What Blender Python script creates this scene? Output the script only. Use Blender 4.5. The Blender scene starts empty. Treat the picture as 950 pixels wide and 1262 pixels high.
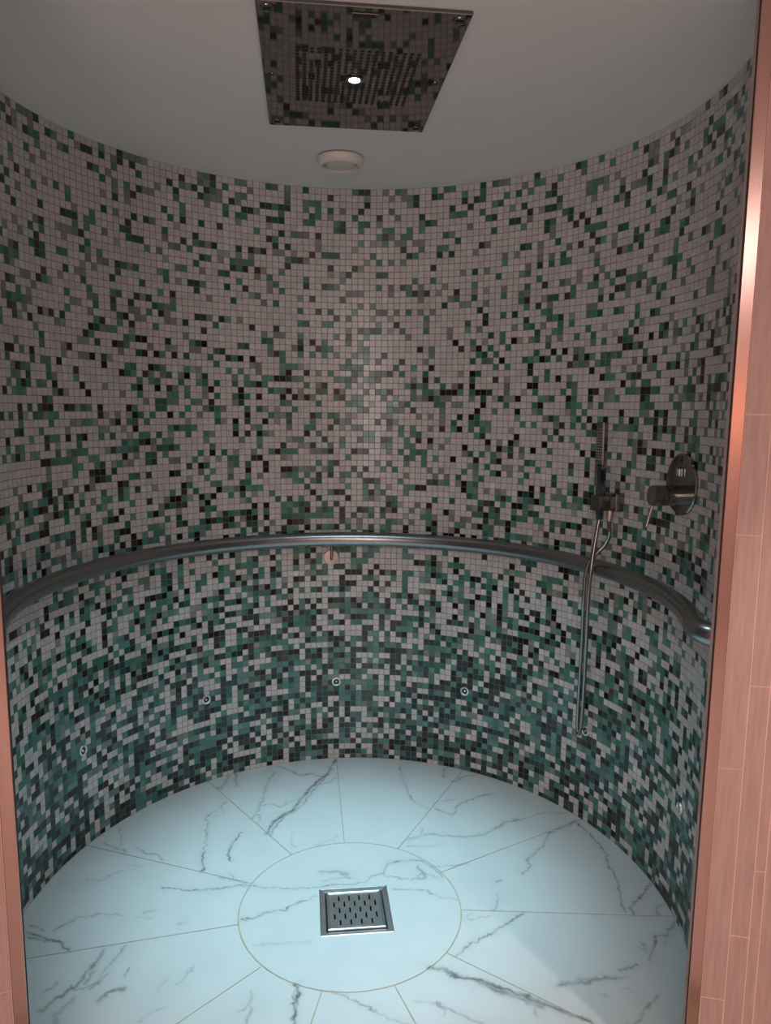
import bpy, math, random
import numpy as np
from mathutils import Vector, Matrix

random.seed(7)
rng = np.random.default_rng(11)
scene = bpy.context.scene
col = scene.collection

# ------------------------------------------------------------------ camera
F_PX, PITCH, YAW, ROLL = 915.0, 0.13915, math.radians(6.4), 0.0101
CAM = np.array([-0.1245, -1.878, 1.365])
P = 0.0218                       # mosaic pitch
ROWS = 97.75
H = ROWS * P                     # ceiling height
R = 0.883                        # radius of the round room
fw = np.array([math.sin(YAW) * math.cos(PITCH), math.cos(YAW) * math.cos(PITCH), -math.sin(PITCH)])
rt0 = np.array([math.cos(YAW), -math.sin(YAW), 0.0])
up0 = np.cross(rt0, fw)
rt = rt0 * math.cos(ROLL) + up0 * math.sin(ROLL)
up = -rt0 * math.sin(ROLL) + up0 * math.cos(ROLL)
cam_data = bpy.data.cameras.new('camera')
cam = bpy.data.objects.new('camera', cam_data)
col.objects.link(cam)
cam_data.sensor_fit = 'HORIZONTAL'
cam_data.sensor_width = 36.0
cam_data.lens = F_PX / 950.0 * 36.0
cam_data.clip_start = 0.02
m = Matrix.Identity(4)
for i in range(3):
    m[i][0], m[i][1], m[i][2], m[i][3] = rt[i], up[i], -fw[i], CAM[i]
cam.matrix_world = m
scene.camera = cam

# ------------------------------------------------------------------ view, world, lights
scene.view_settings.view_transform = 'Standard'
scene.view_settings.look = 'None'
scene.view_settings.gamma = 1.0
scene.view_settings.exposure = 0.0
scene.view_settings.use_curve_mapping = False
world = bpy.data.worlds.new('world')
scene.world = world
world.use_nodes = True
world.node_tree.nodes['Background'].inputs[0].default_value = (0.5, 0.42, 0.40, 1)
world.node_tree.nodes['Background'].inputs[1].default_value = 0.02


def light(name, kind, loc, energy, color, target=None, **kw):
    d = bpy.data.lights.new(name, kind)
    d.energy = energy
    d.color = color
    for k, v in kw.items():
        setattr(d, k, v)
    o = bpy.data.objects.new(name, d)
    col.objects.link(o)
    o.location = loc
    if target is not None:
        v = Vector(target) - Vector(loc)
        o.rotation_euler = v.to_track_quat('-Z', 'Y').to_euler()
    return o


# LED of the rain shower panel, shining straight down
light('panel_led_light', 'SPOT', (0.0, -0.03, H - 0.022), 158, (0.49, 0.87, 1.0), (-0.035, 0.06, 0),
      spot_size=math.radians(45), spot_blend=1.0, shadow_soft_size=0.012)
# the same lamp's wide spill, reaching the lower part of the walls
light('panel_led_spill', 'SPOT', (0.0, -0.03, H - 0.022), 30, (0.55, 0.88, 1.0), (-0.03, -0.03, 0),
      spot_size=math.radians(86), spot_blend=0.85, shadow_soft_size=0.012)
# recessed downlight in the room outside, right of the opening
light('corridor_downlight', 'SPOT', (0.90, -1.27, H - 0.02), 38, (1.0, 0.84, 0.78), (0.84, -1.12, 0),
      spot_size=math.radians(66), spot_blend=0.45, shadow_soft_size=0.02)
# broad warm ceiling panel of the room outside
light('corridor_ceiling_light', 'AREA', (-0.1, -2.9, H - 0.02), 43, (1.0, 0.86, 0.82), (-0.1, -2.7, 0),
      shape='RECTANGLE', size=1.6, size_y=1.0)
light('corridor_far_fill', 'AREA', (-0.78, -3.95, 1.35), 23, (1.0, 0.86, 0.82), (-0.1, 0.0, 1.35),  # added fill, not a known lamp; brightens the shower's ceiling and wall
      shape='RECTANGLE', size=0.9, size_y=1.1)
light('corridor_wall_light', 'AREA', (0.36, -3.95, 1.36), 1.0, (1.0, 0.36, 0.16), (0.3, -1.0, 1.4),
      shape='RECTANGLE', size=0.22, size_y=0.28)

# ------------------------------------------------------------------ pixel helpers (950x1262 frame)


def ray(x, y):
    return fw * F_PX + rt * (x - 475.0) - up * (y - 631.0)


def on_floor(x, y, z=0.0):
    d = ray(x, y)
    return CAM + d * ((z - CAM[2]) / d[2])


def on_cyl(x, y, rad):
    d = ray(x, y)
    a = d[0] ** 2 + d[1] ** 2
    b = 2 * (d[0] * CAM[0] + d[1] * CAM[1])
    c = CAM[0] ** 2 + CAM[1] ** 2 - rad * rad
    t = (-b + math.sqrt(max(b * b - 4 * a * c, 0))) / (2 * a)
    return CAM + d * t


def to_px(X):
    v = np.asarray(X) - CAM
    z = v @ fw
    return 475 + F_PX * (v @ rt) / z, 631 - F_PX * (v @ up) / z


# ------------------------------------------------------------------ materials


def mat(name, color, rough=0.5, metal=0.0, spec=0.5, noise=None, bump=None, attr=None, emit=None):
    mt = bpy.data.materials.new(name)
    mt.use_nodes = True
    nt = mt.node_tree
    b = nt.nodes['Principled BSDF']
    b.inputs['Roughness'].default_value = rough
    b.inputs['Metallic'].default_value = metal
    b.inputs['Specular IOR Level'].default_value = spec
    src = None
    if attr:
        a = nt.nodes.new('ShaderNodeAttribute')
        a.attribute_name = attr
        src = a.outputs['Color']
    else:
        b.inputs['Base Color'].default_value = (*color, 1)
    if noise:
        sc, lo, hi, stretch = noise
        tc = nt.nodes.new('ShaderNodeTexCoord')
        mp = nt.nodes.new('ShaderNodeMapping')
        mp.inputs['Scale'].default_value = stretch
        nz = nt.nodes.new('ShaderNodeTexNoise')
        nz.inputs['Scale'].default_value = sc
        nz.inputs['Detail'].default_value = 5
        mr = nt.nodes.new('ShaderNodeMapRange')
        mr.inputs['From Min'].default_value = 0.3
        mr.inputs['From Max'].default_value = 0.7
        mr.inputs['To Min'].default_value = lo
        mr.inputs['To Max'].default_value = hi
        mx = nt.nodes.new('ShaderNodeMix')
        mx.data_type = 'RGBA'
        mx.blend_type = 'MULTIPLY'
        mx.inputs['Factor'].default_value = 1
        nt.links.new(tc.outputs['Object'], mp.inputs['Vector'])
        nt.links.new(mp.outputs['Vector'], nz.inputs['Vector'])
        nt.links.new(nz.outputs['Fac'], mr.inputs['Value'])
        if src:
            nt.links.new(src, mx.inputs['A'])
        else:
            mx.inputs['A'].default_value = (*color, 1)
        cb = nt.nodes.new('ShaderNodeCombineColor')
        for k in range(3):
            nt.links.new(mr.outputs['Result'], cb.inputs[k])
        nt.links.new(cb.outputs['Color'], mx.inputs['B'])
        src = mx.outputs['Result']
    if src:
        nt.links.new(src, b.inputs['Base Color'])
    if bump:
        sc, st, dist = bump
        tc = nt.nodes.new('ShaderNodeTexCoord')
        nz = nt.nodes.new('ShaderNodeTexNoise')
        nz.inputs['Scale'].default_value = sc
        nz.inputs['Detail'].default_value = 2
        bp = nt.nodes.new('ShaderNodeBump')
        bp.inputs['Strength'].default_value = st
        bp.inputs['Distance'].default_value = dist
        nt.links.new(tc.outputs['Object'], nz.inputs['Vector'])
        nt.links.new(nz.outputs['Fac'], bp.inputs['Height'])
        nt.links.new(bp.outputs['Normal'], b.inputs['Normal'])
    if emit:
        b.inputs['Emission Color'].default_value = (*emit[0], 1)
        b.inputs['Emission Strength'].default_value = emit[1]
    return mt


M = {}
M['tile'] = mat('glass_mosaic', (1, 1, 1), 0.24, 0, 0.4, noise=(140, 0.84, 1.14, (1, 1, 1)), attr='tile_color')
M['grout'] = mat('mosaic_grout', (0.20, 0.165, 0.155), 0.9, noise=(30, 0.85, 1.1, (1, 1, 1)))
M['ceiling'] = mat('ceiling_paint', (0.80, 0.785, 0.765), 0.85, 0, 0.2, noise=(3, 0.97, 1.02, (1, 1, 1)), bump=(180, 0.05, 0.002))
M['marble'] = mat('marble_porcelain', (1, 1, 1), 0.28, 0, 0.45, noise=(7, 0.96, 1.03, (1, 1, 1)), attr='stone_color')
M['floor_grout'] = mat('floor_grout', (0.52, 0.45, 0.34), 0.9, noise=(40, 0.8, 1.1, (1, 1, 1)))
M['plank'] = mat('wood_look_plank', (0.47, 0.30, 0.26), 0.55, 0, 0.3, noise=(16, 0.88, 1.08, (9, 9, 0.7)), bump=(120, 0.12, 0.002))
M['plank_grout'] = mat('plank_grout', (0.72, 0.46, 0.40), 0.9)
M['corridor_wall'] = mat('corridor_plaster', (0.56, 0.44, 0.40), 0.8, noise=(4, 0.95, 1.04, (1, 1, 1)))
M['corridor_floor'] = mat('corridor_floor_tile', (0.66, 0.58, 0.53), 0.5, noise=(5, 0.9, 1.06, (1, 6, 1)))
M['steel'] = mat('brushed_steel', (0.66, 0.67, 0.68), 0.36, 1.0, noise=(30, 0.9, 1.05, (1, 1, 1)))
M['rail'] = mat('polished_rail_steel', (0.31, 0.305, 0.305), 0.25, 1.0, bump=(420, 0.35, 0.0008))
M['trim'] = mat('trim_steel', (0.54, 0.34, 0.30), 0.22, 1.0, noise=(60, 0.93, 1.05, (1, 1, 0.05)))  # pink reflection of the room is mixed into the steel's base colour
M['mirror'] = mat('mirror_steel', (0.21, 0.205, 0.20), 0.035, 1.0, noise=(2.5, 0.92, 1.06, (1, 1, 1)))
M['chrome'] = mat('dark_chrome', (0.24, 0.235, 0.235), 0.14, 1.0, noise=(60, 0.85, 1.1, (1, 1, 1)))
M['chrome_light'] = mat('bright_chrome', (0.62, 0.6, 0.58), 0.14, 1.0)
M['hose'] = mat('hose_metal', (0.30, 0.28, 0.275), 0.25, 1.0)
M['black'] = mat('black_rubber', (0.012, 0.012, 0.012), 0.6)
M['gasket_and_shadow'] = mat('dark_sealant_and_shadow', (0.035, 0.035, 0.034), 0.7)  # trim sealant, also the painted shadow gap of the vent
M['pit'] = mat('drain_pit', (0.01, 0.01, 0.01), 0.9)
M['white_plastic'] = mat('vent_plastic', (0.72, 0.66, 0.62), 0.5)
M['jet'] = mat('jet_ring_steel', (0.92, 0.92, 0.91), 0.38, 1.0)
M['rosette'] = mat('rosette_steel', (0.62, 0.46, 0.42), 0.5, 1.0)
M['led'] = mat('led_lens', (0.9, 0.95, 1.0), 0.3, emit=((0.8, 0.96, 1.0), 9.0))

# ------------------------------------------------------------------ mesh helpers


def tag(o, label=None, cat=None, group=None, kind=None):
    for k, v in (('label', label), ('category', cat), ('group', group), ('kind', kind)):
        if v:
            o[k] = v
    return o


def make(name, verts, faces, material, parent=None, smooth=False, colors=None, cname='tile_color', auto=None):
    me = bpy.data.meshes.new(name)
    me.from_pydata([tuple(map(float, v)) for v in verts], [], faces)
    if material:
        me.materials.append(material)
    if colors is not None:
        ca = me.color_attributes.new(cname, 'FLOAT_COLOR', 'POINT')
        ca.data.foreach_set('color', np.asarray(colors, dtype=np.float32).ravel())
    if smooth:
        me.polygons.foreach_set('use_smooth', [True] * len(me.polygons))
        if auto is not None:
            me.set_sharp_from_angle(angle=math.radians(auto))
    me.update()
    o = bpy.data.objects.new(name, me)
    col.objects.link(o)
    if parent is not None:
        o.parent = parent
    return o


def empty(name, loc, label, cat, rotz=0.0, group=None):
    o = bpy.data.objects.new(name, None)
    col.objects.link(o)
    o.empty_display_size = 0.05
    o.location = loc
    o.rotation_euler = (0, 0, rotz)
    return tag(o, label, cat, group)


class MB:
    """collects shapes, then links them as one mesh object"""

    def __init__(self):
        self.v, self.f = [], []

    def add(self, v, f):
        b = len(self.v)
        self.v += [tuple(map(float, p)) for p in v]
        self.f += [tuple(i + b for i in q) for q in f]
        return self

    def box(self, c, s, bev=0.0, rot=None):
        x, y, z = s[0] / 2, s[1] / 2, s[2] / 2
        b = min(bev, x, y, z)
        if b <= 0:
            pts = [(i * x, j * y, k * z) for i in (-1, 1) for j in (-1, 1) for k in (-1, 1)]
            fs = [(0, 1, 3, 2), (4, 6, 7, 5), (0, 4, 5, 1), (2, 3, 7, 6), (0, 2, 6, 4), (1, 5, 7, 3)]
        else:
            pts, idx = [], {}
            for i in (-1, 1):
                for j in (-1, 1):
                    for k in (-1, 1):
                        for a in range(3):
                            q = [i * (x - b), j * (y - b), k * (z - b)]
                            q[a] = (i * x, j * y, k * z)[a]
                            idx[(i, j, k, a)] = len(pts)
                            pts.append(tuple(q))
            fs = []
            for a in range(3):
                o1, o2 = (a + 1) % 3, (a + 2) % 3
                for s_ in (-1, 1):
                    q = []
                    for (p1, p2) in ((-1, -1), (1, -1), (1, 1), (-1, 1)):
                        key = [0, 0, 0]
                        key[a], key[o1], key[o2] = s_, p1, p2
                        q.append(idx[(*key, a)])
                    fs.append(tuple(q if s_ > 0 else q[::-1]))
            for a in range(3):
                o1, o2 = (a + 1) % 3, (a + 2) % 3
                for p1 in (-1, 1):
                    for p2 in (-1, 1):
                        k0, k1 = [0, 0, 0], [0, 0, 0]
                        k0[a], k0[o1], k0[o2] = -1, p1, p2
                        k1[a], k1[o1], k1[o2] = 1, p1, p2
                        q = [idx[(*k0, o1)], idx[(*k1, o1)], idx[(*k1, o2)], idx[(*k0, o2)]]
                        fs.append(tuple(q if p1 * p2 > 0 else q[::-1]))
            for i in (-1, 1):
                for j in (-1, 1):
                    for k in (-1, 1):
                        q = [idx[(i, j, k, a)] for a in range(3)]
                        fs.append(tuple(q if i * j * k > 0 else q[::-1]))
        M3 = rot if rot is not None else Matrix.Identity(3)
        pts = [tuple(M3 @ Vector(p) + Vector(c)) for p in pts]
        return self.add(pts, fs)

    def lathe(self, prof, n=32, origin=(0, 0, 0), axis=(0, 0, 1), flute=None):
        """prof: list of (radius, height along axis)"""
        q = Vector((0, 0, 1)).rotation_difference(Vector(axis).normalized())
        o = Vector(origin)
        pts, fs = [], []
        for r_, h_ in prof:
            for k in range(n):
                a = 2 * math.pi * k / n
                rr = r_
                if flute and flute[0] <= h_ <= flute[1] and k % 3 == 0:
                    rr = r_ * flute[2]
                pts.append(tuple(o + q @ Vector((rr * math.cos(a), rr * math.sin(a), h_))))
        for i in range(len(prof) - 1):
            for k in range(n):
                k2 = (k + 1) % n
                fs.append((i * n + k, i * n + k2, (i + 1) * n + k2, (i + 1) * n + k))
        fs.append(tuple(range(n))[::-1])
        fs.append(tuple((len(prof) - 1) * n + k for k in range(n)))
        return self.add(pts, fs)

    def tube(self, path, rad, n=12, ribs=None):
        pts = [Vector(p) for p in path]
        L = len(pts)
        tan = [(pts[min(i + 1, L - 1)] - pts[max(i - 1, 0)]).normalized() for i in range(L)]
        nrm = tan[0].orthogonal().normalized()
        V, fs = [], []
        for i in range(L):
            nrm = (nrm - tan[i] * nrm.dot(tan[i])).normalized()
            bn = tan[i].cross(nrm)
            r_ = rad[i] if isinstance(rad, (list, tuple)) else rad
            if ribs and i % 2:
                r_ *= ribs
            for k in range(n):
                a = 2 * math.pi * k / n
                V.append(tuple(pts[i] + (nrm * math.cos(a) + bn * math.sin(a)) * r_))
        for i in range(L - 1):
            for k in range(n):
                k2 = (k + 1) % n
                fs.append((i * n + k, i * n + k2, (i + 1) * n + k2, (i + 1) * n + k))
        fs.append(tuple(range(n))[::-1])
        fs.append(tuple((L - 1) * n + k for k in range(n)))
        return self.add(V, fs)

    def build(self, name, material, parent=None, smooth=False, auto=40):
        return make(name, self.v, self.f, material, parent, smooth, auto=auto if smooth else None)


def smooth_path(ctrl, step):
    """Catmull-Rom through the control points, resampled to an even step"""
    c = [np.array(p, float) for p in ctrl]
    c = [2 * c[0] - c[1]] + c + [2 * c[-1] - c[-2]]
    out = []
    for i in range(1, len(c) - 2):
        for t in np.linspace(0, 1, 24, endpoint=False):
            a, b, d, e = c[i - 1], c[i], c[i + 1], c[i + 2]
            out.append(0.5 * (2 * b + (d - a) * t + (2 * a - 5 * b + 4 * d - e) * t * t + (3 * b - a - 3 * d + e) * t ** 3))
    out.append(c[-2])
    out = np.array(out)
    s = np.concatenate([[0], np.cumsum(np.linalg.norm(np.diff(out, axis=0), axis=1))])
    n = max(2, int(s[-1] / step))
    ss = np.linspace(0, s[-1], n)
    return np.stack([np.interp(ss, s, out[:, k]) for k in range(3)], 1)


def cyl(th, r_, z):
    return np.array([r_ * math.sin(th), r_ * math.cos(th), z])


# ------------------------------------------------------------------ the room shell
TH = math.radians(135.2)
# mosaic wall: grout shell
n = 192
v, f = [], []
for i in range(n + 1):
    th = -TH + 2 * TH * i / n
    for r_ in (R, R + 0.004):
        for z in (0.0 - 0.004, H):
            v.append(cyl(th, r_, z))
for i in range(n):
    a, b = i * 4, i * 4 + 4
    f += [(a, b, b + 1, a + 1), (a + 2, a + 3, b + 3, b + 2), (a + 1, b + 1, b + 3, a + 3), (a, a + 2, b + 2, b)]
f += [(0, 1, 3, 2), (n * 4, n * 4 + 2, n * 4 + 3, n * 4 + 1)]
wall = tag(make('wall_back', v, f, M['grout']), 'round shower wall covered in green, white and black glass mosaic', kind='structure')

# mosaic tiles -------------------------------------------------------------
NC = 191
DTH = 2 * math.radians(135) / NC
PAL = {
    'white': [(0.575, 0.545, 0.535), (0.55, 0.53, 0.525), (0.575, 0.53, 0.52), (0.52, 0.51, 0.505)],
    'sage': [(0.19, 0.225, 0.20), (0.15, 0.225, 0.195), (0.235, 0.26, 0.24)],
    'green': [(0.050, 0.178, 0.135), (0.066, 0.205, 0.162), (0.032, 0.130, 0.098), (0.085, 0.228, 0.188)],
    'deep': [(0.022, 0.062, 0.048), (0.03, 0.05, 0.043), (0.018, 0.07, 0.052)],
    'black': [(0.006, 0.006, 0.007), (0.010, 0.012, 0.012), (0.007, 0.007, 0.006)],
    'brown': [(0.055, 0.043, 0.040), (0.04, 0.034, 0.032)],
    'teal': [(0.085, 0.208, 0.183), (0.062, 0.158, 0.138), (0.115, 0.228, 0.205)],
    'ink': [(0.018, 0.046, 0.048), (0.026, 0.05, 0.052), (0.012, 0.03, 0.032)],
}
KEYS = list(PAL)
#          row    white  sage  green deep  black brown
BANDS = [(0,    [0.66, 0.11, 0.12, 0.09, 0.00, 0.02]),
         (10,   [0.72, 0.10, 0.10, 0.06, 0.00, 0.02]),
         (22,   [0.75, 0.09, 0.10, 0.045, 0.00, 0.015]),
         (25,   [0.66, 0.09, 0.16, 0.03, 0.045, 0.015]),
         (35,   [0.62, 0.10, 0.18, 0.02, 0.065, 0.015]),
         (46,   [0.60, 0.10, 0.19, 0.02, 0.07, 0.02]),
         (52,   [0.54, 0.10, 0.20, 0.045, 0.09, 0.025]),
         (57,   [0.50, 0.10, 0.22, 0.06, 0.10, 0.02]),
         (60,   [0.56, 0.09, 0.20, 0.04, 0.09, 0.02]),
         (68,   [0.47, 0.10, 0.24, 0.06, 0.11, 0.02]),
         (75,   [0.34, 0.10, 0.29, 0.12, 0.13, 0.02]),
         (84,   [0.29, 0.09, 0.30, 0.15, 0.15, 0.02]),
         (92,   [0.28, 0.08, 0.27, 0.17, 0.18, 0.02]),
         (98,   [0.24, 0.06, 0.20, 0.22, 0.26, 0.02])]
bx = np.array([b[0] for b in BANDS])
bp = np.array([b[1] for b in BANDS])


def vnoise2(x, y, seed):
    """smooth value noise on numpy arrays"""
    xi, yi = np.floor(x).astype(np.int64), np.floor(y).astype(np.int64)
    fx, fy = x - xi, y - yi
    fx, fy = fx * fx * (3 - 2 * fx), fy * fy * (3 - 2 * fy)

    def h(a, b):
        n_ = (a * 374761393 + b * 668265263 + seed * 974711) & 0x7fffffff
        n_ = ((n_ ^ (n_ >> 13)) * 1274126177) & 0x7fffffff
        return ((n_ ^ (n_ >> 16)) & 0xffff) / 65535.0
    return (h(xi, yi) * (1 - fx) + h(xi + 1, yi) * fx) * (1 - fy) + (h(xi, yi + 1) * (1 - fx) + h(xi + 1, yi + 1) * fx) * fy


tiles = []          # row, column, colour, centre z, height
grid = {}
for r_ in range(98):
    pr0 = np.array([np.interp(r_ + 0.5, bx, bp[:, k]) for k in range(6)])
    for c_ in range(NC):
        pr = pr0.copy()
        w = float(vnoise2(np.array([c_ / 5.0]), np.array([r_ / 4.0]), 3)[0]) - 0.5
        amp = 0.9 if r_ < 60 else 0.55
        pr[0] *= 1 + amp * w
        pr[2] *= 1 - amp * w
        pr /= pr.sum()
        k = KEYS[int(np.searchsorted(np.cumsum(pr), rng.random() * 0.9999))]
        # sheets carry short runs of one green
        if k in ('green', 'sage') and rng.random() < 0.35:
            nb = grid.get((r_ - 1, c_)) if rng.random() < 0.5 else grid.get((r_, c_ - 1))
            if nb and nb[0] in ('green', 'sage'):
                k = nb[0]
                grid[(r_, c_)] = nb
                continue
        low = np.clip((r_ - 58) / 22.0, 0, 1)         # the lower sheets hold paler and inkier teals
        src_k = k
        if k in ('green', 'sage') and rng.random() < 0.5 * low:
            src_k = 'teal'
        if k in ('deep', 'black') and rng.random() < 0.55 * low:
            src_k = 'ink'
        base = PAL[src_k][int(rng.integers(len(PAL[src_k])))]
        grid[(r_, c_)] = (k, base)

TW = 0.0200 / 2
TT, BV = 0.0009, 0.0003


def tile_verts(hw, hh):
    vs = []
    for (d, e) in ((0.0, 0.0), (TT - BV, 0.0), (TT, BV)):
        for (sx, sz) in ((-1, -1), (1, -1), (1, 1), (-1, 1)):
            vs.append((sx * (hw - e), -d, sz * (hh - e)))
    return np.array(vs)


TF = []
for lv in (0, 4):
    for k in range(4):
        k2 = (k + 1) % 4
        TF.append((lv + k, lv + k2, lv + 4 + k2, lv + 4 + k))
TF.append((8, 9, 10, 11))
std = tile_verts(TW, TW)


def tile_frame(r_, c_):
    th = -math.radians(135) + (c_ + 0.5) * DTH
    if r_ < 97:
        z, hh = H - (r_ + 0.5) * P, TW
    else:
        z, hh = (H - 97 * P) / 2, (H - 97 * P) / 2 - 0.0009
    return th, z, hh


# the 300 tiles that show largest in the picture become parts of their own
cand = []
for (r_, c_), (k, base) in grid.items():
    if r_ == 97:
        continue
    th, z, hh = tile_frame(r_, c_)
    ct = cyl(th, R - TT, z)
    t_ = np.array([math.cos(th), -math.sin(th), 0]) * TW
    q = [to_px(ct + a * t_ + np.array([0, 0, b * TW])) for a, b in ((-1, -1), (1, -1), (1, 1), (-1, 1))]
    xs, ys = [p[0] for p in q], [p[1] for p in q]
    if min(xs) < 4 or min(ys) < 2 or max(ys) > 1258:
        continue
    if max(xs) > 925 - 0.0673 * (max(ys) - 74) - 6 or min(xs) < 2 + 0.0677 * (min(ys) - 745) + 6:
        continue
    ar = 0.5 * abs(sum(xs[i] * ys[(i + 1) % 4] - xs[(i + 1) % 4] * ys[i] for i in range(4)))
    cand.append((ar, r_, c_))
cand.sort(reverse=True)
single = {(r_, c_) for _, r_, c_ in cand[:300]}

sv, sf, sc_ = [], [], []
tile_mesh = {}
for (r_, c_), (k, base) in grid.items():
    th, z, hh = tile_frame(r_, c_)
    j = 1 + rng.normal() * (0.05 if k == 'white' else 0.14)
    tx, tz = rng.normal() * 0.012, rng.normal() * 0.012
    if (r_, c_) in single:
        key = base
        if key not in tile_mesh:
            me = bpy.data.meshes.new('tile')
            me.from_pydata([tuple(p) for p in std], [], TF)
            me.materials.append(M['tile'])
            ca = me.color_attributes.new('tile_color', 'FLOAT_COLOR', 'POINT')
            ca.data.foreach_set('color', np.tile(np.array([*base, 1.0], np.float32), (12, 1)).ravel())
            me.update()
            tile_mesh[key] = me
        o = bpy.data.objects.new('tile', tile_mesh[key])
        col.objects.link(o)
        o.parent = wall
        o.location = cyl(th, R, z)
        o.rotation_euler = (tx, 0, -th + tz)
        continue
    vs = std if r_ < 97 else tile_verts(TW, hh)
    x = vs[:, 0]
    y = vs[:, 1] - vs[:, 0] * tz * (vs[:, 1] < -TT / 2) + vs[:, 2] * tx * (vs[:, 1] < -TT / 2)
    ct, st = math.cos(th), math.sin(th)
    # local x -> tangent, local y -> outward radial
    W = np.stack([x * ct + (R + y) * st, -x * st + (R + y) * ct, vs[:, 2] + z], 1)
    b0 = len(sv) * 12
    sv.append(W)
    sf += [tuple(i + b0 for i in q) for q in TF]
    sc_.append(np.tile(np.array([*(np.array(base) * j), 1.0]), (12, 1)))
o = make('mosaic_field', np.concatenate(sv), sf, M['tile'], wall, colors=np.concatenate(sc_))
tag(o, kind='stuff')

# ceiling over the shower and the room outside
CX, CY0, CY1 = 1.75, -4.05, 1.0
o = MB().box((0, (CY0 + CY1) / 2, H + 0.03), (2 * CX, CY1 - CY0, 0.06)).build('ceiling', M['ceiling'])
tag(o, 'smooth matt off-white painted ceiling above the shower', kind='structure')

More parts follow.
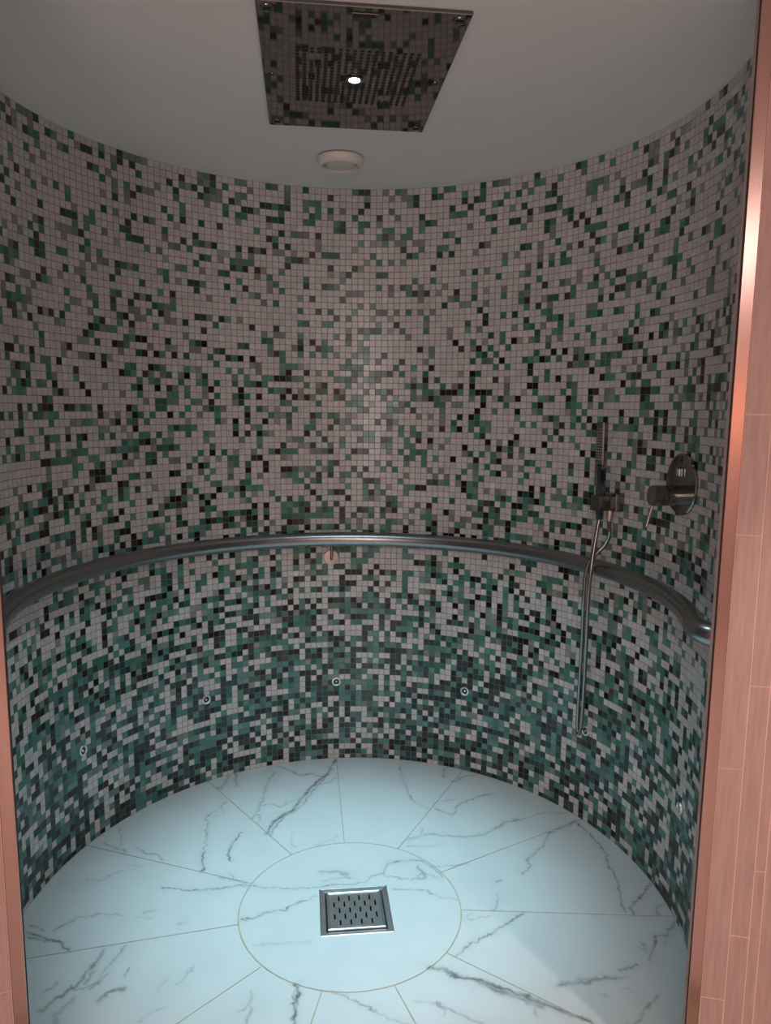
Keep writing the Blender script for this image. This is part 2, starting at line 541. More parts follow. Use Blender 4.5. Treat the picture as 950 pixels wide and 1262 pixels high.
# ------------------------------------------------------------------ floor: wedges of marble-look tile round a disc
VEINS = [  # strength, width in px, points in photograph pixels on the floor
    (.75, 4.5, [(412.6,936.3),(404,953),(393.7,961.6),(379,975),(370.5,985.8),(360,998.4),(345,1006.8),(334.7,1016),(328.4,1028)]),
    (.6, 2, [(410,948),(398,962),(384,976),(374,990),(362,1001),(350,1006),(338,1020),(333,1030)]),
    (.6, 3, [(342,944.3),(355.8,949),(368.4,955.3),(385,954),(397,957.4)]),
    (.45, 3, [(414.7,957),(406,963.7),(395.8,966.8)]),
    (.35, 4, [(338,952),(328.4,968),(322,989),(313.7,1005.8),(309,1010)]),
    (.5, 1.6, [(324,992),(337,991),(345,995),(353.7,989),(366,985.8)]),
    (.5, 1.5, [(320,1014),(319,1004.7),(313,1004)]),
    (.3, 1.6, [(360,1024.7),(358,1035),(362,1044.7)]),
    (.3, 2, [(387,1042.6),(404,1037),(416.8,1029)]),
    (.6, 3, [(267,970),(273,972),(278,963.7),(283,956)]),
    (.4, 4, [(290.5,953),(291.6,968)]),
    (.55, 1.8, [(279,986.8),(271.6,995),(261,1002.6),(253.7,1008),(256.8,1014),(253.7,1024.7),(255.8,1033),(252.6,1043.7),(250.5,1058.4)]),
    (.85, 2.6, [(251.5,1050),(250.5,1060),(249.5,1073.5)]),
    (.3, 1.6, [(271.6,995),(277,1003),(262,1006)]),
    (.7, 2, [(298,1025.8),(289.5,1036),(283,1043.7),(280,1055),(286,1058.4),(281,1054),(285.3,1062)]),
    (.35, 1.6, [(283,1076),(287.6,1082.7),(303.8,1087.4)]),
    (.5, 2, [(127.8,1040),(141.7,1044.5),(154.4,1050)]),
    (.55, 2, [(169.5,1044.5),(180,1051.5),(193.8,1052.6),(200.7,1059.6)]),
    (.35, 1.8, [(147.5,1019),(148.6,1042)]),
    (.7, 2, [(199.6,1093.9),(215.8,1096),(243.6,1097),(271.4,1094.8),(299,1090)]),
    (.5, 1.6, [(120.8,1085),(134.7,1080),(149.8,1073.5)]),
    (.35, 1.6, [(104.6,1084),(116,1086)]),
    (.25, 1.6, [(160,1066.5),(176.4,1068)]),
    (.8, 3, [(34,1149.5),(50,1154),(71,1160),(75.6,1164.5),(84.8,1171.5)]),
    (.6, 2.2, [(34,1155),(54.7,1158.7),(71,1162)]),
    (.6, 2, [(36,1141),(47.8,1142.5),(54.7,1147)]),
    (.5, 2, [(66,1147),(80,1138),(96.4,1131),(112.6,1129),(122,1125),(135.8,1126),(152,1128)]),
    (.5, 1.6, [(80,1138),(90,1135)]),
    (.4, 1.6, [(177.5,1125),(190,1123)]),
    (.2, 1.6, [(168,1131),(186.7,1130.5)]),
    (.25, 2, [(219,1139),(230.7,1136.7)]),
    (.6, 3.2, [(128.8,1169),(122,1179.6),(112.6,1191),(101,1206),(87,1219),(71,1230.5),(47.8,1248)]),
    (.45, 2.2, [(156.6,1164.5),(145,1177),(131,1193.5),(119.6,1209.7),(105.7,1216.6),(85,1221),(70,1233)]),
    (.6, 2.2, [(133.5,1200),(124,1208.5),(110,1219)]),
    (.7, 2, [(116,1196),(106,1210)]),
    (.55, 1.6, [(161,1192),(152,1202.7)]),
    (.5, 3, [(152,1219),(135.8,1221),(122,1232.8)]),
    (.5, 1.8, [(72,1210.8),(53.6,1223.6)]),
    (.4, 5, [(89.5,1230.5),(75.6,1246.7),(66,1249),(69.8,1261.8),(66,1275)]),
    (.3, 1.4, [(205,1206),(195,1222.4)]),
    (.35, 1.6, [(236.5,1191),(223.8,1209.7),(217,1212)]),
    (.35, 1.8, [(205,1239.8),(186.7,1246.7),(170.5,1260.6)]),
    (.35, 2, [(309.5,1218.8),(310.8,1232.5),(302.6,1242),(293,1247.6)]),
    (.35, 2, [(310.8,1232.5),(304,1261)]),
    (.85, 3, [(364,1213),(368,1224),(361.5,1236.6),(364,1250),(363.4,1262),(366,1280)]),
    (.55, 2, [(362,1218),(361,1230),(367,1240),(361,1255)]),
    (.55, 1.8, [(412,1223.5),(427,1229.8),(438,1234.4),(460,1244.8),(475.6,1253.4),(498.8,1260.8),(515,1270)]),
    (.75, 4.5, [(529,1193),(546.7,1195),(557.7,1202),(579.6,1206),(598.7,1211.6),(626,1221),(653.5,1230.7),(675.4,1239),(697,1248.5),(728,1258)]),
    (.6, 5, [(587.8,1210),(615,1222),(642.5,1231),(668,1240)]),
    (.45, 2.4, [(538.5,1236),(555,1244),(576.8,1254),(596,1260)]),
    (.4, 2, [(538.5,1236),(549,1246),(545,1252)]),
    (.25, 1.8, [(508,1233),(538.5,1236)]),
    (.45, 1.8, [(660,1240),(657.6,1248.5),(663,1252)]),
    (.75, 2.2, [(646,1125),(629.7,1134.6),(618,1141.6),(607,1150),(582,1162),(568.6,1172),(561.8,1178.7)]),
    (.5, 1.5, [(578.7,1134.6),(604,1127.7)]),
    (.3, 1.6, [(580,1125.4),(571.8,1134.6)]),
    (.7, 2, [(833.7,1135.8),(826,1143),(821,1152.6),(808.4,1153.7),(805,1168.4),(800,1183)]),
    (.75, 2.2, [(784,1188.4),(774.7,1192.6),(763,1196)]),
    (.55, 4, [(768.4,1205),(750.5,1205),(731.6,1207),(714.7,1211.6),(700,1212.6),(687.4,1214.7)]),
    (.35, 3, [(735.8,1203),(723,1206),(692,1210.5)]),
    (.45, 2, [(786,1166),(794.7,1170.5),(791,1162)]),
    (.35, 1.8, [(826,1154.7),(818,1164)]),
    (.3, 2, [(740,1224),(747,1227)]),
    (.3, 2, [(769,1217),(780,1221)]),
    (.75, 2.2, [(711.8,1014),(725.7,1027.8),(737,1039),(746.5,1053),(750,1067),(758,1080),(762.7,1092.6),(766,1111),(769.7,1122.7)]),
    (.75, 2.2, [(803,1088),(793,1102),(779,1113.5),(780,1126),(777,1118)]),
    (.55, 2, [(818,1113.5),(808,1117),(811,1126)]),
    (.6, 2, [(674.7,1029),(670,1041.7),(656,1053),(650,1060),(656,1067),(642,1076)]),
    (.6, 3, [(711,1011),(698,1018),(684,1024),(674,1028)]),
    (.4, 2, [(612,1101),(613.5,1112.6),(607.7,1122)]),
    (.45, 2.5, [(613,1087),(618,1085)]),
    (.35, 2, [(534.7,1067.5),(560,1067.5),(575,1064)]),
    (.65, 2, [(560,996),(572.6,988.4),(587.4,982),(606,978.5)]),
    (.4, 2, [(699,1002),(673.7,1001.7),(659,1004),(635.8,1011.6)]),
    (.5, 4, [(640,1010),(623,1013.7),(610.5,1021),(595.8,1028.4)]),
    (.4, 3, [(595.8,1028.4),(572,1032),(551.6,1030),(526,1028.5),(518,1031),(503,1034)]),
    (.45, 1.8, [(518,1031),(519,1020.5)]),
    (.35, 2.2, [(501,1042.6),(518,1042.6),(534.7,1043.7),(547,1038.5)]),
    (.55, 1.8, [(534.7,995),(547,1001.6),(558,1003.7),(563,996)]),
    (.35, 1.6, [(534.7,990),(551.6,985.8),(568,984)]),
    (.6, 2.6, [(558,963.7),(574.7,956),(585,955)]),
    (.5, 1.8, [(491.6,940),(494.7,957),(503,976),(507,985.8),(518,992),(528,996)]),
    (.55, 2.2, [(549.5,945.8),(545,953),(547,958)]),
    (.6, 1.8, [(296,1091),(308.4,1092),(336.8,1094.3),(365,1095),(387,1093.7),(406,1090.5),(431,1090),(450.5,1087),(456.8,1079.5),(474,1076)]),
    (.65, 1.8, [(295.8,1134.7),(321,1128),(330.5,1123.7),(352.6,1121.5),(371.6,1111),(389,1104.7)]),
    (.35, 6, [(396.8,1074),(419,1074),(426.8,1078)]),
    (.3, 3, [(398,1085),(425,1081),(440,1083)]),
    (.6, 2.2, [(475.8,1063.7),(494.7,1060.5),(516.8,1060),(532.6,1068.4),(545,1081)]),
    (.5, 1.8, [(474,1066),(475.8,1079.5),(494.7,1083.6),(513.7,1082.6),(520,1074.7),(540,1082)]),
    (.5, 3.5, [(515,1068),(526,1081),(514,1083)]),
    (.5, 1.8, [(485,1095),(507,1097),(526,1098.4),(542,1106),(562.6,1108)]),
    (.18, 4, [(311.6,1164.7),(343,1163),(381,1161.6)]),
    (.4, 1.8, [(270,1080),(280,1082.6),(305,1089)]),
]
segs = []
for st_, w_, pts in VEINS:
    q = [on_floor(*p) for p in pts]
    for a, b in zip(q[:-1], q[1:]):
        segs.append((a[0], a[1], b[0], b[1], st_, w_ / 780.0))
# veins on the stretch of floor in front of the picture's lower edge
for k in range(14):
    x, y = random.uniform(-0.7, 0.7), random.uniform(-0.85, -0.5)
    a = random.uniform(0.3, 1.2)
    for s_ in range(4):
        nx, ny = x + 0.06 * math.cos(a), y + 0.06 * math.sin(a)
        segs.append((x, y, nx, ny, 0.45, 0.0025))
        x, y, a = nx, ny, a + random.uniform(-0.5, 0.5)
segs = np.array(segs)


def stone_colors(X, Y):
    wx = X + 0.010 * (vnoise2(X * 60, Y * 60, 1) - 0.5) + 0.006 * (vnoise2(X * 170, Y * 170, 2) - 0.5)
    wy = Y + 0.010 * (vnoise2(X * 60, Y * 60, 5) - 0.5) + 0.006 * (vnoise2(X * 170, Y * 170, 6) - 0.5)
    br = 0.45 + 0.9 * vnoise2(X * 45, Y * 45, 9)
    dark = np.zeros_like(X)
    x0, x1, y0, y1 = X.min() - .03, X.max() + .03, Y.min() - .03, Y.max() + .03
    for ax, ay, bx_, by_, st_, w_ in segs:
        if max(ax, bx_) < x0 or min(ax, bx_) > x1 or max(ay, by_) < y0 or min(ay, by_) > y1:
            continue
        dx, dy = bx_ - ax, by_ - ay
        t = np.clip(((wx - ax) * dx + (wy - ay) * dy) / (dx * dx + dy * dy + 1e-12), 0, 1)
        d = np.hypot(wx - ax - t * dx, wy - ay - t * dy)
        core = np.exp(-(d / w_) ** 2) * st_ * br
        halo = np.exp(-(d / (w_ * 3.5 + 0.004)) ** 2) * st_ * 0.10
        dark = np.maximum(dark, core + halo)
    cloud = np.clip(vnoise2(X * 5, Y * 9, 21) * 0.7 + vnoise2(X * 14, Y * 20, 22) * 0.3 - 0.55, 0, 1) * 0.12
    dk = np.clip(dark + cloud, 0, 0.92)[:, None]
    base = np.array([0.635, 0.66, 0.665])
    vein = np.array([0.13, 0.135, 0.13])
    c = base * (1 - dk) + vein * dk
    return np.concatenate([c, np.ones((len(X), 1))], 1)


fl = MB()
FX, FY, FH = 0.012, -0.016, 0.092          # square opening for the drain
fl.box(((-1.0 + FX - FH) / 2, 0.1, -0.022), (1.0 + FX - FH, 2.02, 0.04))
fl.box(((1.0 + FX + FH) / 2, 0.1, -0.022), (1.0 - FX - FH, 2.02, 0.04))
fl.box((FX, (1.11 + FY + FH) / 2, -0.022), (2 * FH, 1.11 - FY - FH, 0.04))
fl.box((FX, (-0.91 + FY - FH) / 2, -0.022), (2 * FH, 0.91 + FY - FH, 0.04))
floor = tag(fl.build('floor', M['floor_grout']), 'white marble-look shower floor laid in wedges around a disc', kind='structure')
RD = 0.3045


def polar_piece(name, fin, fout, nr, na, closed):
    """grid between two curves given as functions of t in 0..1, with a skirt down to the bedding"""
    ts = np.linspace(0, 1, na, endpoint=not closed)
    A = np.array([fin(t) for t in ts])
    B = np.array([fout(t) for t in ts])
    u = np.linspace(0, 1, nr)[:, None, None]
    G = A[None] * (1 - u) + B[None] * u
    X, Y = G[..., 0].ravel(), G[..., 1].ravel()
    V = np.stack([X, Y, np.zeros_like(X)], 1)
    colr = stone_colors(X, Y)
    idx = np.arange(nr * na).reshape(nr, na)
    F = []
    hi = na if closed else na - 1
    for j in range(hi):
        j2 = (j + 1) % na
        F += [(int(a), int(d), int(c), int(b)) for a, b, c, d in zip(idx[:-1, j], idx[:-1, j2], idx[1:, j2], idx[1:, j])]
    loops = [[int(i) for i in idx[0]], [int(i) for i in idx[-1]][::-1]]
    if not closed:
        loops = [[int(i) for i in idx[0]] + [int(i) for i in idx[1:, -1]] + [int(i) for i in idx[-1, :-1][::-1]] + [int(i) for i in idx[1:-1, 0][::-1]]]
    for lp in loops:
        b0 = len(V)
        low = V[lp].copy()
        low[:, 2] = -0.008
        V = np.concatenate([V, low])
        colr = np.concatenate([colr, colr[lp]])
        L = len(lp)
        F += [(lp[i], lp[(i + 1) % L], b0 + (i + 1) % L, b0 + i) for i in range(L)]
    me_o = make(name, V, F, M['marble'], floor, colors=colr, cname='stone_color')
    return me_o


NW = 11
for k in range(NW):
    a0, a1 = 2 * math.pi * k / NW, 2 * math.pi * (k + 1) / NW
    g = 0.0017

    def fin(t, a0=a0, a1=a1):
        e = g / (RD + 0.0021)
        a = a0 + e + (a1 - a0 - 2 * e) * t
        return ((RD + 0.0021) * math.sin(a), (RD + 0.0021) * math.cos(a))

    def fout(t, a0=a0, a1=a1):
        e = g / 0.8825
        a = a0 + e + (a1 - a0 - 2 * e) * t
        return (0.8825 * math.sin(a), 0.8825 * math.cos(a))
    polar_piece('floor_tile', fin, fout, 190, 120, False)
DC = (0.012, -0.016)
DS = 0.097


def dsq(t):
    a = 2 * math.pi * t
    s, c = math.sin(a), math.cos(a)
    k = (DS - 0.004) / max(abs(s), abs(c))
    return (DC[0] + s * k, DC[1] + c * k)


polar_piece('floor_disc', dsq, lambda t: ((RD - 0.0021) * math.sin(2 * math.pi * t), (RD - 0.0021) * math.cos(2 * math.pi * t)), 70, 400, True)
o = MB().box((0, -2.5, -0.016), (2 * CX, 3.1, 0.03)).build('floor_corridor', M['corridor_floor'])
tag(o, 'warm tiled floor of the room outside the shower', kind='structure')

# ------------------------------------------------------------------ plank walls either side of the opening, trims
J = np.array([0.618, -0.626])
for side, nm in ((1, 'right'), (-1, 'left')):
    uu = np.array([0.951 * side, -0.309, 0])
    nn = np.array([-0.309 * side, -0.951, 0])
    J3 = np.array([J[0] * side, J[1], 0]) + uu * (0.011 if side > 0 else 0.0)
    rotm = Matrix(((uu[0], -nn[0], 0), (uu[1], -nn[1], 0), (0, 0, 1)))   # local x along wall, y into wall

    def WP(s, d, z):
        return J3 + uu * s - nn * d + np.array([0, 0, z])
    L = 1.15
    w = MB().box(WP((0.02 + L) / 2, 0.0041, H / 2), (L - 0.02, 0.006, H), rot=rotm)
    w = tag(w.build('wall_' + nm, M['plank_grout']), 'wall of narrow pinkish wood-look planks beside the %s edge of the shower opening' % ('mixer-side' if side > 0 else 'other'), kind='structure')
    # planks of mixed widths, end joints staggered
    s = 0.0235
    widths = [0.044, 0.035, 0.019, 0.044, 0.030, 0.044, 0.019, 0.035]
    first = [[1.36, 1.145, 0.70, 0.22], [1.62, 0.865, 0.36], [1.48, 0.98, 0.50], [1.30, 0.62], [1.75, 1.1, 0.45]]
    i = 0
    while s < L - 0.02:
        ww = widths[i % len(widths)]
        cuts = sorted(first[i]) if (i < len(first) and side > 0) else sorted(random.uniform(0.15, 0.4) + k * 0.47 for k in range(4))
        zs = [0.0] + [c for c in cuts if c < H - 0.1] + [H]
        for z0, z1 in zip(zs[:-1], zs[1:]):
            d_ = random.uniform(-0.0006, 0.0006)
            o = MB().box(WP(s + ww / 2, 0.0035 + d_, (z0 + z1) / 2), (ww - 0.0022, 0.006, z1 - z0 - 0.0022), bev=0.0004, rot=rotm).build('plank', M['plank'], w)
        s += ww
        i += 1
    # metal edge trim: flange, return and dark sealant line against the mosaic
    t = MB().box(WP(0.0115, 0.001, H / 2), (0.023, 0.005, H), bev=0.0012, rot=rotm)
    t = tag(t.build('trim_1' if side > 0 else 'trim_2', M['trim']), 'slim brushed metal edge trim running up the %s jamb' % ('mixer-side' if side > 0 else 'other'), kind='structure')
    gw = 0.0046 if side > 0 else 0.002
    MB().box(WP(-gw / 2, 0.006, H / 2), (gw, 0.004, H), rot=rotm).build('sealant', M['gasket_and_shadow'], t)

# the room outside, seen only in reflections
E_ = np.array([J[0] + 0.951 * 1.15, J[1] - 0.309 * 1.15])
for side, nm in ((1, 'corridor_right'), (-1, 'corridor_left')):
    o = MB().box(((E_[0] + 0.03) * side, (E_[1] - 4.0) / 2, H / 2), (0.05, 4.0 + E_[1] + 0.06, H)).build('wall_' + nm, M['corridor_wall'])
    tag(o, 'plain warm side wall of the room outside', kind='structure')
o = MB().box((0, -4.02, H / 2), (2 * CX, 0.05, H)).build('wall_corridor_far', M['corridor_wall'])
tag(o, 'plain warm far wall of the room outside', kind='structure')

# ------------------------------------------------------------------ rain shower panel in the ceiling
PC = (0.0, -0.029)
PX, PY = 0.42, 0.628
t = empty('rain_shower_panel', (PC[0], PC[1], H), 'mirror-polished steel rain shower panel with a lit white lamp, set flush in the ceiling', 'shower head')
MB().box((0, 0, -0.004), (PX, PY, 0.008), bev=0.0015).build('panel', M['mirror'], t)
nz = MB()
NX, NY = 18, 19
px_, py_ = 0.262 / (NX - 1), 0.272 / (NY - 1)
for i in range(NX):
    for j in range(NY):
        x, y = -0.131 + i * px_, -0.136 + j * py_
        if math.hypot(x, y) < 0.030 or (i in (2, 3) and j in (2, 3)) or (i in (13, 14) and j in (15, 16)):
            continue
        nz.lathe([(0.0046, -0.0078), (0.0042, -0.0092), (0.0028, -0.0098)], 8, (x, y, 0))
o = nz.build('spray_nozzles', M['black'], t, True)
tag(o, kind='stuff')
MB().lathe([(0.021, -0.0075), (0.021, -0.0105), (0.0145, -0.0115), (0.014, -0.009)], 32).build('lamp_ring', M['chrome'], t, True)
MB().lathe([(0.0130, -0.009), (0.0122, -0.0125), (0.008, -0.0145), (0.001, -0.0152)], 24).build('lamp_lens', M['led'], t, True)
for (x, y) in ((-0.188, -0.288), (0.188, -0.288), (-0.188, 0.288), (0.188, 0.288), (-0.19, 0.0), (0.19, 0.0)):
    rr = 0.012 if abs(y) > 0.1 else 0.006
    o = MB().lathe([(rr * 1.25, -0.0075), (rr * 1.2, -0.0092), (rr, -0.0098), (rr * 0.9, -0.0088)], 20, (x, y, 0)).build('screw', M['chrome'], t, True)
    MB().box((x, y, -0.0098), (rr * 1.4, 0.003, 0.002)).build('slot', M['black'], o)
sl = MB().box((0, -0.287, -0.009), (0.052, 0.018, 0.003), bev=0.001).build('cascade_outlet', M['chrome'], t)
MB().box((0, -0.287, -0.0108), (0.044, 0.010, 0.001)).build('slot', M['black'], sl)

# ceiling air valve
vc = np.array([-0.065, 0.545])
a_ = YAW
vx, vy = vc[0] * math.cos(a_) + vc[1] * math.sin(a_), -vc[0] * math.sin(a_) + vc[1] * math.cos(a_)
t = empty('ceiling_vent', (vx, vy, H), 'round cream plastic air valve on the ceiling behind the shower panel', 'vent')
MB().lathe([(0.066, -0.001), (0.066, -0.003)], 40).build('shadow_gap', M['gasket_and_shadow'], t, True)  # dark disc painted in for the shadow line between rim and ceiling
MB().lathe([(0.071, -0.003), (0.073, -0.006), (0.072, -0.014), (0.066, -0.026), (0.060, -0.029), (0.056, -0.027), (0.054, -0.012)], 48).build('rim', M['white_plastic'], t, True, )
MB().lathe([(0.012, -0.012), (0.012, -0.018), (0.043, -0.019), (0.045, -0.021), (0.043, -0.024), (0.02, -0.0255), (0.001, -0.026)], 40).build('valve_disc', M['white_plastic'], t, True)

# ------------------------------------------------------------------ floor drain
t = empty('floor_drain', (DC[0], DC[1], 0), 'square stainless steel floor drain with slotted grate in the floor disc', 'drain')
fr = MB()
prof = [(DS, -0.004), (DS, 0.0008), (DS - 0.0008, 0.0018), (DS - 0.0025, 0.0023), (DS - 0.004, 0.0018), (DS - 0.015, 0.0004), (DS - 0.0165, -0.001), (DS - 0.0168, -0.018)]
vs, fs = [], []
for r_, z in prof:
    vs += [(-r_, -r_, z), (r_, -r_, z), (r_, r_, z), (-r_, r_, z)]
for i in range(len(prof) - 1):
    for k in range(4):
        k2 = (k + 1) % 4
        fs.append((i * 4 + k, i * 4 + k2, i * 4 + 4 + k2, i * 4 + 4 + k))
fr.add(vs, fs)
fr.build('frame', M['steel'], t)
# tray with pit
GS = DS - 0.021
MB().box((0, 0, -0.0185), (2 * DS - 0.036, 2 * DS - 0.036, 0.002)).build('pit', M['pit'], t)
# grate: plate with staggered slots cut through, and a turned-down rim
slots = []
for rj in range(5):
    cnt = 5 if rj % 2 else 4
    for i in range(cnt):
        x = (i - (cnt - 1) / 2) * 0.0285
        y = (2 - rj) * 0.0245
        slots.append((x - 0.0022, x + 0.0022, y - 0.0105, y + 0.0105))
GI = GS - 0.006
xs = sorted({-GI, GI} | {s[0] for s in slots} | {s[1] for s in slots})
ys = sorted({-GI, GI} | {s[2] for s in slots} | {s[3] for s in slots})
vid, vs, fs = {}, [], []


def gv(i, j):
    if (i, j) not in vid:
        vid[(i, j)] = len(vs)
        vs.append((xs[i], ys[j], 0.0022))
    return vid[(i, j)]


for i in range(len(xs) - 1):
    for j in range(len(ys) - 1):
        cx, cy = (xs[i] + xs[i + 1]) / 2, (ys[j] + ys[j + 1]) / 2
        if any(a < cx < b and c < cy < d for a, b, c, d in slots):
            continue
        fs.append((gv(i, j), gv(i + 1, j), gv(i + 1, j + 1), gv(i, j + 1)))
g_ = make('grate', vs, fs, M['steel'], t)
md = g_.modifiers.new('thick', 'SOLIDIFY')
md.thickness = 0.003
md.offset = -1
vs, fs = [], []
prof = [(GI - 0.0005, 0.0020)] + [(GI + 0.0035 - 0.0035 * math.cos(a), 0.0018 + 0.0032 * math.sin(a)) for a in np.linspace(0.25, math.pi - 0.1, 9)] + [(GI + 0.007, -0.008)]
for r_, z in prof:
    vs += [(-r_, -r_, z), (r_, -r_, z), (r_, r_, z), (-r_, r_, z)]
for i in range(len(prof) - 1):
    for k in range(4):
        k2 = (k + 1) % 4
        fs.append((i * 4 + k2, i * 4 + k, i * 4 + 4 + k, i * 4 + 4 + k2))
make('grate_rim', vs, fs, M['steel'], g_)

# ------------------------------------------------------------------ handrail
RR, RZ, RT = 0.826, 0.884, 0.0258
t = empty('handrail', (0, 0, RZ), 'polished steel tube handrail curving round the mosaic wall at waist height', 'handrail')
path = []
A1 = math.radians(113)
for k in range(141):
    th = -A1 + 2 * A1 * k / 140
    path.append(cyl(th, RR, 0))


def elbow(sgn):
    pts = []
    for q in np.linspace(0.08, 1, 12):
        th = sgn * (A1 + math.radians(5.5) * math.sin(q * math.pi / 2))
        pts.append(cyl(th, RR + (1 - math.cos(q * math.pi / 2)) * 0.050, 0))
    pts.append(cyl(sgn * (A1 + math.radians(5.6)), R + 0.004, 0))
    return pts


full = elbow(-1)[::-1] + path + elbow(1)
MB().tube(full, RT, 24).build('tube', M['rail'], t, True)
for sgn in (-1, 1):
    th = sgn * (A1 + math.radians(5.6))
    ax = cyl(th, 1, 0)
    MB().lathe([(0.038, 0.0), (0.038, 0.004), (0.034, 0.007), (0.026, 0.008)], 32, cyl(th, R - 0.0015, 0), -ax).build('end_flange', M['rail'], t, True)
kp = on_cyl(408, 686.5, R)
th = math.atan2(kp[0], kp[1])
br = MB().lathe([(0.029, 0.0), (0.029, 0.005), (0.0275, 0.0072), (0.018, 0.0085), (0.001, 0.009)], 32, cyl(th, R - 0.002, kp[2] - RZ), -cyl(th, 1, 0)).build('bracket', M['rosette'], t, True)
MB().tube(smooth_path([cyl(th, R - 0.008, kp[2] - RZ - 0.004), cyl(th, R - 0.020, kp[2] - RZ - 0.004), cyl(th, R - 0.030, kp[2] - RZ + 0.004), cyl(th, R - 0.036, kp[2] - RZ + 0.022), cyl(th, RR + 0.012, -0.012)], 0.004), 0.0055, 12).build('pin', M['chrome'], br, True)

# ------------------------------------------------------------------ body jets low on the wall
jl = {-2: 'pale-ringed body jet low on the mosaic nearest the jamb opposite the mixer',
      -1: 'pale-ringed body jet low on the mosaic beside the one under the rail bracket',
      0: 'pale-ringed body jet low on the mosaic straight below the handrail bracket',
      1: 'pale-ringed body jet low on the mosaic between rail bracket and hose',
      2: 'pale-ringed body jet low on the mosaic right beside the hanging hose end',
      3: 'pale-ringed body jet low on the mosaic below the mixer'}
for k in range(-2, 4):
    th = 2 * math.pi * k / 11
    z = 0.315
    t = empty('body_jet', cyl(th, R - 0.002, z), jl[k], 'shower jet', rotz=-th, group='body jets low on the mosaic wall')
    prof = [(0.0175, 0.0), (0.0175, 0.003), (0.016, 0.0055), (0.0130, 0.006), (0.0108, 0.004), (0.0105, -0.001)]
    MB().lathe(prof, 28, (0, 0, 0), (0, -1, 0)).build('ring', M['jet'], t, True)
    MB().lathe([(0.0104, -0.001), (0.0104, 0.001)], 20, (0, 0, 0), (0, -1, 0)).build('socket', M['black'], t, True)
    MB().lathe([(0.0052, 0.0005), (0.0050, 0.002), (0.0036, 0.0036), (0.001, 0.0042)], 20, (0, 0, 0), (0, -1, 0)).build('nozzle', M['chrome_light'], t, True)

# ------------------------------------------------------------------ mixer
mp_ = on_cyl(843, 597, R)
th = math.atan2(mp_[0], mp_[1])
t = empty('shower_mixer', cyl(th, R - 0.002, mp_[2]), 'dark chrome round shower mixer with fluted handle and thin lever on the mosaic wall', 'shower mixer', rotz=-th)
# local: x tangent (towards the opening), -y into the room, z up
pl = MB().lathe([(0.082, 0.0), (0.082, 0.006), (0.079, 0.009), (0.001, 0.0095)], 56, (0, 0, 0), (0, -1, 0)).build('plate', M['chrome'], t, True)
MB().lathe([(0.027, 0.0085), (0.027, 0.048), (0.0255, 0.049)], 40, (0, 0, -0.030), (0, -1, 0)).build('valve_body', M['chrome'], t, True)
kn = MB().lathe([(0.0245, 0.048), (0.0275, 0.050), (0.0275, 0.084), (0.0255, 0.088), (0.001, 0.089)], 48, (0, 0, -0.030), (0, -1, 0), flute=(0.0495, 0.0845, 0.92)).build('handle', M['chrome'], t, True)
MB().tube([(0, -0.080, -0.050), (-0.002, -0.086, -0.075), (-0.004, -0.094, -0.114)], [0.0036, 0.0033, 0.0033], 12).build('lever', M['chrome_light'], kn, True)
bt = MB().box((0.0, -0.013, 0.032), (0.026, 0.008, 0.024), bev=0.002).build('diverter_button', M['chrome'], t)
for q in range(3):
    MB().box((-0.006 + q * 0.006, -0.0175, 0.032), (0.0034, 0.0012, 0.017)).build('icon_bar', M['chrome_light'], bt)
MB().box((0.0, -0.0100, 0.066), (0.004, 0.002, 0.020)).build('index_mark', M['black'], pl)

# ------------------------------------------------------------------ hand shower with holder and hose
hp = on_cyl(762, 618, R)
th = math.atan2(hp[0], hp[1])
t = empty('hand_shower_holder', cyl(th, R - 0.002, hp[2]), 'dark chrome square wall outlet and clip holding the hand shower', 'shower holder', rotz=-th)
MB().box((0, -0.016, 0), (0.056, 0.032, 0.056), bev=0.002).build('wall_block', M['chrome'], t)
MB().box((0, -0.046, 0), (0.036, 0.032, 0.040), bev=0.002).build('arm', M['chrome'], t)
hb = on_cyl(738.5, 640, R - 0.076)
ht = on_cyl(743, 520, R - 0.082)
hm = hb + (ht - hb) * (hp[2] - hb[2]) / (ht[2] - hb[2])          # where the stick passes the clip
hv = Matrix.Rotation(th, 3, 'Z') @ (Vector(hm) - Vector(cyl(th, R - 0.002, hp[2])))
cl = MB()
for sx, sy, wx_, wy_ in ((-1, 0, 0.005, 0.041), (1, 0, 0.005, 0.041), (0, -1, 0.041, 0.005), (0, 1, 0.041, 0.005)):
    cl.box((hv.x + sx * 0.018, hv.y + sy * 0.018, 0), (wx_, wy_, 0.046), bev=0.001)
cl = cl.build('clip', M['chrome'], t)
MB().lathe([(0.011, 0.0), (0.011, 0.014), (0.009, 0.015), (0.0095, 0.030), (0.008, 0.033)], 24, (0, -0.030, -0.026), (0, 0, -1)).build('outlet', M['rosette'], t, True)
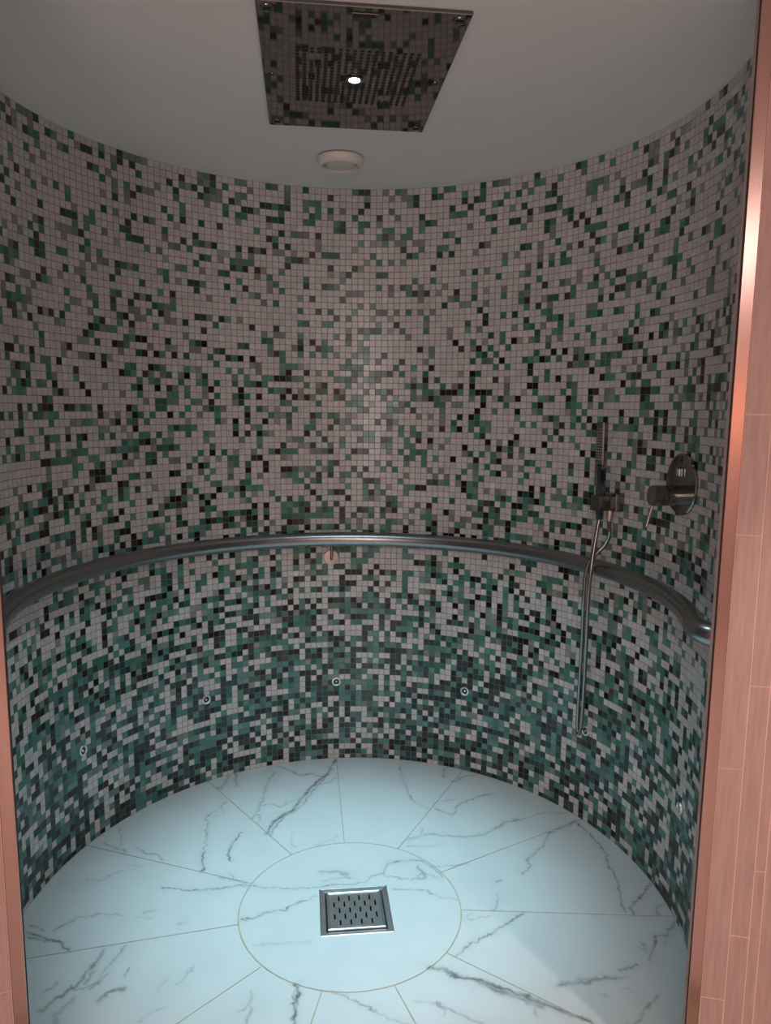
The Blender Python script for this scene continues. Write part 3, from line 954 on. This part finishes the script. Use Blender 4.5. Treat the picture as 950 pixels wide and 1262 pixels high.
clip_w = np.array(cyl(th, R - 0.075, hp[2]))
out_w = np.array(cyl(th, R - 0.032, hp[2] - 0.058))

top = on_cyl(743, 520, R - 0.082)
bot = on_cyl(738.5, 640, R - 0.076)
axis = Vector(top - bot)
Lh = axis.length
zq = axis.normalized()
yq = Vector(cyl(th, 1, 0))
yq = (yq - zq * yq.dot(zq)).normalized()
xq = yq.cross(zq)
rm = Matrix((xq, yq, zq)).transposed()
t = empty('hand_shower', bot, 'slim chrome stick hand shower clipped upright, with a long metal hose hanging below', 'hand shower')
t.rotation_euler = rm.to_euler()
hs = Lh * 0.56
MB().box((0, 0, hs + (Lh - hs) / 2), (0.031, 0.020, Lh - hs), bev=0.003).build('spray_head', M['chrome'], t)
MB().lathe([(0.0105, 0.0), (0.0115, 0.012), (0.013, 0.03), (0.0145, 0.05), (0.0145, hs - 0.01), (0.0135, hs)], 8).build('handle', M['chrome'], t)
nb = MB()
for i in range(4):
    for j in range(12):
        nb.lathe([(0.0021, 0), (0.0019, 0.0015), (0.001, 0.002)], 6, (-0.0095 + i * 0.0063, -0.0095, hs + 0.018 + j * 0.0082), (0, -1, 0))
o = nb.build('spray_dots', M['steel'], t, True)
tag(o, kind='stuff')
ctrl = [bot + np.array([0, 0, 0.004])]
for x, y, r_ in ((736, 652, .800), (731, 682, .785), (727, 712, .775), (724.5, 745, .782), (722.5, 790, .80), (720, 840, .825), (717.5, 880, .842), (715.5, 898, .852),
                 (713, 904, .858), (711.3, 897, .862), (712.5, 870, .862), (715, 830, .852), (717.5, 785, .825), (719, 745, .790), (721, 712, .784), (726, 692, .786),
                 (736, 681, .800), (746, 671, .820), (751, 660, .838)):
    ctrl.append(on_cyl(x, y, r_))
ctrl.append(out_w + np.array([0, 0, -0.006]))
ctrl.append(out_w + np.array([0, 0, 0.008]))
hpath = smooth_path(ctrl, 0.0022)
loc = [rm.transposed() @ Vector(p - bot) for p in hpath]
MB().tube(loc, 0.0066, 10, ribs=0.88).build('hose', M['hose'], t, True, auto=80)
